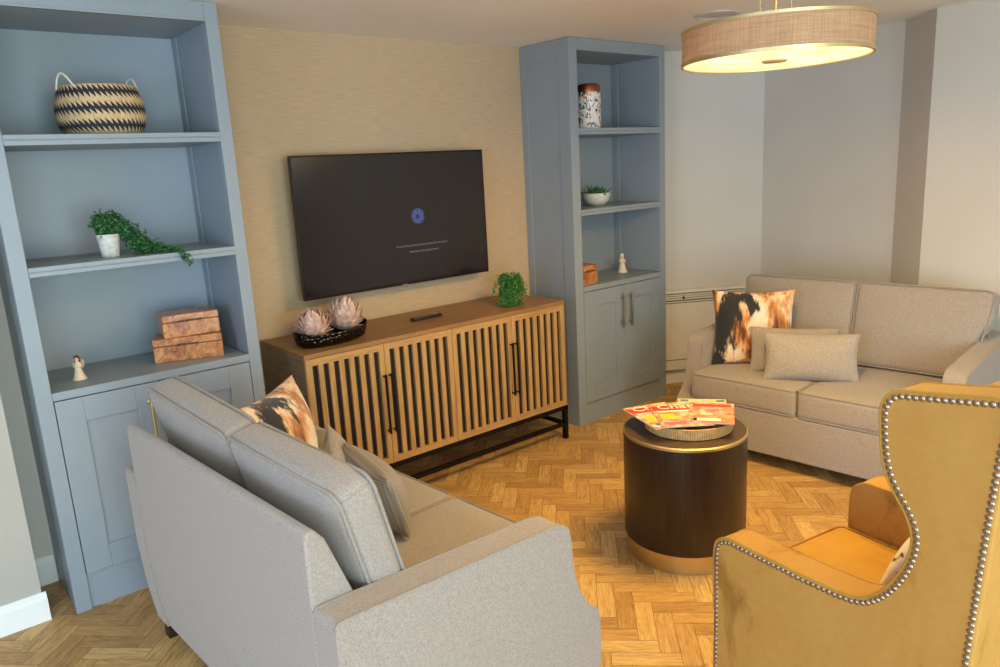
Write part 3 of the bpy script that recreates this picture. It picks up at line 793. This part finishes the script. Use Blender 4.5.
# ------------------------------------------------------------------ pendant lamp
def pendant():
    z0, h, Rr = 2.0, .116, .3254
    t = thing('pendant_lamp', 'round drum pendant lamp with a pinkish linen shade hanging from the ceiling', 'lamp', (2.0175, -2.158, z0))
    M().lathe([(Rr, 0.004), (Rr, h - .004), (Rr - .002, h - .004), (Rr - .002, .004)], 96).build('lamp_shade', 'shade_linen', t)
    def ring(z, rr=Rr): return M().lathe([(rr - .006, z), (rr + .004, z), (rr + .004, z + .010), (rr - .006, z + .010), (rr - .006, z)], 96)
    ring(-.002).build('bottom_ring', 'gold', t); ring(h - .008).build('top_ring', 'gold', t)
    M().lathe([(0, .001), (Rr - .012, .001), (Rr - .006, .004), (Rr - .003, .006), (Rr - .003, .008), (0, .008)], 96).build('diffuser', 'diffuser_glow', t)
    M().lathe([(0, -.006), (.04, -.006), (.045, -.003), (.045, .003), (0, .003)], 40).build('diffuser_cap', 'lamp_underside', t)
    M().lathe([(0, h - .03), (.06, h - .03), (.06, h - .012), (0, h - .012)], 32).build('spider', 'gold', t)
    m = M()
    for k in range(3):
        a = R(20 + 120 * k); m.tube([(.05 * math.cos(a), .05 * math.sin(a), h - .02), ((Rr - .004) * math.cos(a), (Rr - .004) * math.sin(a), h - .006)], .004, 8)
    m.build('spokes', 'gold', t)
    M().tube([(0, 0, h - .02), (0, 0, ZC - z0 - .02)], .006, 10).build('stem', 'gold', t)
    for a in (R(-41), R(139)):
        M().tube([(.055 * math.cos(a), .055 * math.sin(a), h - .02), (.055 * math.cos(a), .055 * math.sin(a), ZC - z0 - .02)], .0022, 8).build('suspension_rod', 'gold', t)
    M().lathe([(0, ZC - z0 - .028), (.068, ZC - z0 - .028), (.07, ZC - z0 - .02), (.07, ZC - z0 - .001), (0, ZC - z0 - .001)], 32).build('ceiling_rose', 'gold', t)
pendant()
t = thing('ceiling_downlight', 'small round recessed ceiling light just left of the pendant lamp', 'ceiling light', (3.005, -1.235, ZC))
M().lathe([(.095, -.0005), (.112, -.0005), (.112, -.006), (.095, -.009), (.090, -.004), (.095, -.0005)], 48).build('trim_ring', 'lens_frost', t)
M().lathe([(0, -.003), (.091, -.003), (.091, -.0015), (0, -.0015)], 48).build('lens', 'lens_frost', t)

# ------------------------------------------------------------------ radiator on the angled wall
def heater():
    d = (PA1 - PA0).normalized(); p = PA0 + d * .14; ang = math.atan2(d.y, d.x); L = .78
    t = thing('panel_heater', 'low white panel heater on the angled wall behind the right sofa', 'heater', (p.x, p.y, 0), ang)
    # local: x along wall, y negative = into the room
    M().box(0, L, -.075, -.002, .118, .64).build('body', 'heater_white', t, bevel=.004, smooth=False)
    M().box(-.004, L + .004, -.086, -.002, .703, .722).build('top_cap', 'heater_white', t, bevel=.003, smooth=False)
    M().box(.004, L - .004, -.06, -.002, .64, .703).build('vent_slot', 'heater_slot', t, smooth=False)
    m = M()
    for z in (.652, .668, .684): m.box(0, L, -.074, -.058, z, z + .010)
    m.build('vent_louvre', 'heater_white', t, smooth=False)
    m = M().box(.0, L, -.079, -.0752, .195, .200).box(0, L, -.079, -.0752, .628, .634); m.build('seam_strip', 'heater_slot', t, smooth=False)
    M().prism([(.24, .660), (.262, .660), (.251, .682)], -.082, -.0745, 'Y').build('control_knob', 'black_metal', t)
heater()

# ------------------------------------------------------------------ things on the shelves
def lathe_wall(prof, name, mat, **k): return M().lathe(prof, 64).build(name, mat, **k)
# basket
t = thing('woven_basket', 'black and natural zigzag woven basket on the top shelf of the left bookcase', 'basket', (.205, -.26, 1.8845))
pr = [(.128, 0), (.148, .02), (.162, .055), (.165, .095), (.158, .14), (.147, .175), (.142, .19), (.136, .19), (.141, .175), (.151, .14), (.158, .095), (.155, .055), (.141, .024), (.120, .006), (0, .006)]
M().lathe([(0, 0)] + [(v.x, v.y) for v in bez(pr[:8], 4)] + pr[8:], 72).build('basket_body', 'woven_zigzag', t, angle=70)
for a0 in (R(205), R(18)):
    pts = []
    for k in range(13):
        s = k / 12; a = a0 + (s - .5) * .75
        pts.append((.148 * math.cos(a), .148 * math.sin(a), .178 + .055 * math.sin(PI * s)))
    M().tube(pts, .0038, 8).build('handle', 'cord_white', t)['label'] = 'pale cord loop handle'

def leaf_cloud(m, spots, size, spread):
    for p in spots:
        q = Vector(p) + Vector((random.gauss(0, spread), random.gauss(0, spread), random.gauss(0, spread)))
        n = Vector((random.gauss(0, 1), random.gauss(0, 1), random.gauss(.4, 1))).normalized(); u = n.orthogonal().normalized(); w = n.cross(u)
        a = random.random() * 6.28; u, w = u * math.cos(a) + w * math.sin(a), w * math.cos(a) - u * math.sin(a); s = size * random.uniform(.7, 1.25)
        vs = [m.bm.verts.new(q + x) for x in (-u * s, w * s * .55 - u * s * .1 + n * s * .1, u * s, -w * s * .55 - u * s * .1 + n * s * .1)]
        mid = m.bm.verts.new(q - n * s * .15)
        for i in range(4): m.bm.faces.new([vs[i], vs[(i + 1) % 4], mid])
def keep(p, zmin, ymax=None): return Vector((p[0], min(p[1], ymax) if ymax is not None else p[1], max(p[2], zmin)))

# trailing plant, left bookcase
t = thing('trailing_plant', 'trailing green plant in a white pot on the middle shelf of the left bookcase', 'plant', (.140, -.325, 1.4055))
M().lathe([(0, 0), (.030, 0), (.033, .003), (.044, .092), (.041, .092), (.038, .085), (0, .085)], 40).build('pot', 'terracotta_white', t)
M().lathe([(0, .084), (.039, .084), (.039, .087), (0, .0872)], 24).build('soil', 'soil', t)
spots = []; stems = M()
def strand(P, n, jit):
    c = bez(P, 8)
    for k in range(n):
        i = random.random() * (len(c) - 1); a = c[int(i)]; b = c[min(int(i) + 1, len(c) - 1)]
        spots.append(tuple(a.lerp(b, i % 1) + Vector((random.gauss(0, jit), random.gauss(0, jit), random.gauss(0, jit * .8)))))
    stems.tube([tuple(x) for x in c], .0012, 5)
for k in range(18): strand([(0, 0, .09), (random.uniform(-.03, .03), random.uniform(-.03, .03), .13), (random.uniform(-.045, .04), random.uniform(-.04, .04), random.uniform(.12, .175))], 75, .010)
for k in range(12):
    j = random.uniform(-.035, .02); L = random.uniform(.10, .18)
    strand([(0, j * .4, .09), (.03, j * .6, .135), (.075, j, .10), (L * .8, j - .01, .038), (L * 1.15, j - .015, .014)], 190, .016)
for k in range(5):
    j = random.uniform(-.05, -.01)
    strand([(.12, j, .05), (.18, j - .02, .015), (.215, j - .05, .010), (.235, -.14, .006), (.24 + k * .006, -.148, -.022 - .008 * k)], 60, .008)
spots = [p for p in spots if not (p[2] < .004 and p[1] > -.13)]
m = M(); leaf_cloud(m, spots, .0092, .002)
m.build('foliage', 'leaf_deep', t, smooth=False); stems.build('stems', 'leaf_grey', t)

# burl boxes
def burl_box(label, c, rz, w, d, h, z, group=None):
    t = thing('keepsake_box', label, 'box', (c[0], c[1], z), rz, group)
    M().box(-w / 2, w / 2, -d / 2, d / 2, 0, h * .66).build('box_body', 'burl_wood', t, bevel=.003)
    M().box(-w / 2, w / 2, -d / 2, d / 2, h * .685, h).build('lid', 'burl_wood', t, bevel=.004)
    M().box(-w / 2 + .005, w / 2 - .005, -d / 2 + .004, d / 2 - .004, h * .655, h * .69).build('seam', 'hair_resin', t, smooth=False)
    M().box(-.045, .045, -d / 2 - .004, -d / 2 + .002, h * .67, h * .74).build('lid_lip', 'hair_resin', t, bevel=.002)
a = R(-20); fx = Vector((math.cos(a), math.sin(a))); fy = Vector((-math.sin(a), math.cos(a)))
c = Vector((.250, -.292)) + fx * .142 + fy * .082
burl_box('larger burl wood box, lower of the two stacked in the left bookcase', c, a, .284, .164, .104, .9223)
a2 = R(-8); c2 = c + Vector((.012, .005))
burl_box('smaller burl wood box resting on the larger one in the left bookcase', c2, a2, .235, .150, .100, 1.0268)
burl_box('small burl wood box on the counter of the right bookcase', (2.872, -.325), R(4), .155, .15, .125, .9117)

# figurines
def figurine(label, loc, rz, h, winged, matb):
    t = thing('figurine', label, 'figurine', loc, rz)
    s = h / .1
    body = M(); n = 20
    prof = [(0, 0), (.027, 0), (.027, .004), (.021, .016), (.015, .036), (.0115, .052), (.0125, .062), (.011, .070), (.005, .075), (.004, .078), (0, .078)]
    body.lathe([(r_ * s, z * s) for r_, z in prof], n)
    body.ball((0, 0, .086 * s), .0095 * s, 14, 10, (1, 1, 1.15))
    # folded arms
    for sg in (-1, 1): body.tube([(sg * .011 * s, 0, .068 * s), (sg * .0145 * s, -.006 * s, .056 * s), (sg * .004 * s, -.0145 * s, .054 * s)], [.0042 * s, .0038 * s, .003 * s], 8)
    b = body.build('figure_body', matb, t, angle=60)
    if winged:
        hd = M().ball((0, -.001 * s, .0865 * s), .0088 * s, 12, 8, (.9, 1, 1.1)); hd.build('face', 'skin_resin', t)
        wm = M()
        for sg in (-1, 1):
            pr = [(sg * .003, .070), (sg * .016, .082), (sg * .023, .074), (sg * .022, .055), (sg * .012, .042), (sg * .003, .050)]
            wm.prism([(x * s, z * s) for x, z in pr], .0125 * s, .016 * s, 'Y')
        wm.build('wings', 'wing_resin', t)
    hr = M().ball((0, .003 * s, .089 * s), .0118 * s, 14, 8, (1, .95, 1.0)).ball((0, .006 * s, .074 * s), .0105 * s, 10, 6, (1.15, .7, 1.5)); hr.build('hair', 'hair_resin' if winged else matb, t)
figurine('small ivory angel figurine with dark hair on the counter of the left bookcase', (-.046, -.30, .9223), R(-30), .10, True, 'ivory')
figurine('slim white standing figurine on the counter of the right bookcase', (3.40, -.215, .9117), R(-30), .132, False, 'ivory')

# canister
t = thing('canister', 'tall floral-patterned canister with a copper lid on the top shelf of the right bookcase', 'canister', (2.972, -.335, 1.883))
M().lathe([(0, 0), (.074, 0), (.077, .004), (.077, .214), (.070, .220), (0, .220)], 48).build('canister_body', 'floral_print', t)
M().lathe([(.071, .218), (.073, .219), (.074, .256), (.070, .262), (.052, .268), (0, .270)], 48).build('lid', 'copper', t)['label'] = 'copper lid'

# succulent bowl
t = thing('succulent', 'small succulent in a white textured bowl on the middle shelf of the right bookcase', 'plant', (3.155, -.215, 1.3936))
M().lathe([(0, 0), (.045, 0), (.075, .025), (.092, .065), (.090, .082), (.085, .082), (.084, .070), (0, .066)], 40).build('bowl', 'terracotta_white', t)
m = M()
for k in range(70):
    a = random.random() * 6.28; e = random.uniform(.15, 1.35); L = random.uniform(.06, .10); rr = .055 * random.random()
    base = Vector((rr * math.cos(a), rr * math.sin(a), .066)); d = Vector((math.cos(a) * math.cos(e), math.sin(a) * math.cos(e), math.sin(e)))
    side = Vector((-math.sin(a), math.cos(a), 0)); p1 = base + d * L * .5; p2 = base + d * L + Vector((0, 0, -.01)); w = .008
    n = d.cross(side).normalized() * .004
    v = [m.bm.verts.new(x) for x in (base - side * w * .6, base + side * w * .6, p1 + side * w, p1 - side * w, p2, p1 + n)]
    m.bm.faces.new([v[0], v[1], v[2], v[5]]); m.bm.faces.new([v[0], v[5], v[3]]); m.bm.faces.new([v[5], v[2], v[4]]); m.bm.faces.new([v[3], v[5], v[4]]); m.bm.faces.new([v[0], v[3], v[4], v[2], v[1]])
m.build('leaves', 'leaf_grey', t, smooth=False)

# ------------------------------------------------------------------ on the sideboard
ZS = .8757
def oval(a, b, z, n=56): return [(a * math.cos(2 * PI * i / n), b * math.sin(2 * PI * i / n), z + .018 * abs(math.cos(2 * PI * i / n)) ** 6 * (1 if z > .03 else 0)) for i in range(n)]
m = M(); rings = [oval(.0001, .0001, .004), oval(.165, .085, 0), oval(.190, .108, .014), oval(.202, .118, .040), oval(.206, .122, .066), oval(.197, .113, .066), oval(.186, .104, .024), oval(.165, .085, .012), oval(.0001, .0001, .010)]
vr = [[m.bm.verts.new(p) for p in r] for r in rings]
for A, B in zip(vr, vr[1:]):
    for i in range(56): m.bm.faces.new([A[i], A[(i + 1) % 56], B[(i + 1) % 56], B[i]])
tag(m.build('oval_dish', 'hammered_black', loc=(1.068, -.345, ZS), rot=(0, 0, R(8)), angle=80), 'glossy black hammered oval dish on the left end of the sideboard', 'dish')
def artichoke(label, loc, rad, tilt):
    t = thing('artichoke_ornament', label, 'ornament', loc); t.rotation_euler = (tilt[0], tilt[1], 0)
    M().ball((0, 0, rad * .85), rad * .78, 20, 12, (1, 1, .95)).build('core', 'petal', t)
    m = M(); n = 0
    for row in range(8):
        e = R(-30 + 15 * row); cnt = max(3, int(9 * math.cos(e) + 1))
        for k in range(cnt):
            a = 2 * PI * (k + .5 * (row % 2)) / cnt
            d = Vector((math.cos(a) * math.cos(e), math.sin(a) * math.cos(e), math.sin(e))); s = Vector((-math.sin(a), math.cos(a), 0)); up = d.cross(s); up = up if up.z > 0 else -up
            c = Vector((0, 0, rad * .85)) + d * rad * .74; w = rad * .31; h = rad * .62
            vv = [c - up * h * .5 - s * w * .7, c - up * h * .5 + s * w * .7, c + s * w + up * h * .05 + d * rad * .08, c - s * w + up * h * .05 + d * rad * .08, c + up * h * .62 + d * rad * .44, c + d * rad * .20]
            v = [m.bm.verts.new(x) for x in vv]
            m.bm.faces.new([v[0], v[1], v[2], v[5]]); m.bm.faces.new([v[0], v[5], v[3]]); m.bm.faces.new([v[5], v[2], v[4]]); m.bm.faces.new([v[3], v[5], v[4]])
    m.build('petals', 'petal', t, angle=30)
artichoke('pale pink artichoke ornament at the left in the black dish', (.985, -.355, ZS + .030), .080, (R(10), R(-14)))
artichoke('pale pink artichoke ornament at the right in the black dish', (1.148, -.315, ZS + .034), .088, (R(8), R(8)))
t = thing('remote_control', 'black remote control lying on the middle of the sideboard', 'remote control', (1.695, -.262, ZS), R(2))
M().box(-.098, .098, -.022, .022, .0, .016).build('remote_body', 'remote_black', t, bevel=.006, seg=3)
m = M()
for i in range(7):
    for j in range(3): m.box(-.078 + i * .02, -.070 + i * .02, -.014 + j * .011, -.008 + j * .011, .016, .0175)
m.build('buttons', 'remote_button', t, smooth=False)
M().tube([(.062, 0, .0158), (.062, 0, .0178)], .012, 16).build('button_ring', 'steel', t)
# bushy plant on the sideboard
t = thing('bushy_plant', 'bushy bright green trailing plant on the right end of the sideboard', 'plant', (2.252, -.335, ZS))
M().lathe([(0, 0), (.036, 0), (.046, .085), (.042, .085), (.04, .078), (0, .078)], 32).build('pot', 'terracotta_white', t)
spots = []; stems = M()
for k in range(46):
    a = random.random() * 6.28; q = random.uniform(.03, .078); dz = random.uniform(.125, .18)
    strand([(0, 0, .08), (q * .6 * math.cos(a), q * .6 * math.sin(a), dz), (q * 1.1 * math.cos(a), q * 1.1 * math.sin(a), dz - .04), (q * 1.15 * math.cos(a), q * 1.15 * math.sin(a), random.uniform(.03, .09))], 70, .009)
for k in range(26):
    a = R(random.uniform(185, 275)); strand([(0, 0, .09), (.05 * math.cos(a), .05 * math.sin(a), .09), (.075 * math.cos(a), .075 * math.sin(a), .03), (.10 * math.cos(a), .09 * math.sin(a), .012)], 60, .010)
spots = [p if p[2] > .007 else (p[0], p[1], .008) for p in spots]
m = M(); leaf_cloud(m, spots, .0072, .001); m.build('foliage', 'leaf_bright', t, smooth=False); stems.build('stems', 'leaf_bright', t)

# ------------------------------------------------------------------ light
def light(kind, name, loc, energy, color, size=.1, sizey=None, rot=(0, 0, 0), **k):
    l = bpy.data.lights.new(name, kind); l.energy = energy; l.color = color
    if kind == 'AREA':
        l.size = size
        if sizey: l.shape = 'RECTANGLE'; l.size_y = sizey
    elif kind in ('POINT', 'SPOT'): l.shadow_soft_size = size
    for a, v in k.items(): setattr(l, a, v)
    o = bpy.data.objects.new(name, l); COL.objects.link(o); o.location = loc; o.rotation_euler = rot; return o
# pendant: lamp light leaving the diffuser, and the bulb ring inside the drum
WARM = (1.0, .61, .12)
light('AREA', 'pendant_light', (2.0175, -2.158, 2.0 - .008), 44, WARM, .58, shape='DISK', spread=R(178))
light('POINT', 'pendant_bulb', (2.0175, -2.158, 2.0 + .07), 5, (1, .72, .4), .04)
# daylight through the window opening in the left wall
light('AREA', 'window_daylight', (XW - .02, -3.4, 1.4), 195, (.44, .62, 1.0), 4.3, 1.6, rot=(0, R(-90), 0))
# added cool fill panel just inside the closed back wall
light('AREA', 'back_fill', (-.9, YB + .02, 1.15), 220, (.67, .90, 1), 3.8, 2.1, rot=(R(90), 0, 0))
# unseen point lights added to brighten the ceiling and shelves
for p in ((-1.9, -4.9), (.6, -5.2), (2.9, -4.9)):
    light('POINT', 'rear_fill', (p[0], p[1], 1.95), 15, (.6, .86, 1), .28)
# weak warm fill discs added at ceiling level, no fittings there
for p in ((.3, -4.6), (2.2, -4.6), (-1.6, -3.0), (.3, -1.9)):
    light('AREA', 'ceiling_fill', (p[0], p[1], ZC - .012), 1.5, (1, .85, .6), .18, shape='DISK', spread=R(160))
w = bpy.data.worlds.new('world'); sc.world = w; w.use_nodes = True
w.node_tree.nodes['Background'].inputs[0].default_value = (.75, .86, 1, 1); w.node_tree.nodes['Background'].inputs[1].default_value = 1.0

sc.view_settings.view_transform = 'Standard'; sc.view_settings.look = 'None'; sc.view_settings.gamma = 1; sc.view_settings.exposure = 0.04
sc.view_settings.use_curve_mapping = False
sc.cycles.max_bounces = 8; sc.cycles.diffuse_bounces = 4
sc.cycles.use_denoising = True
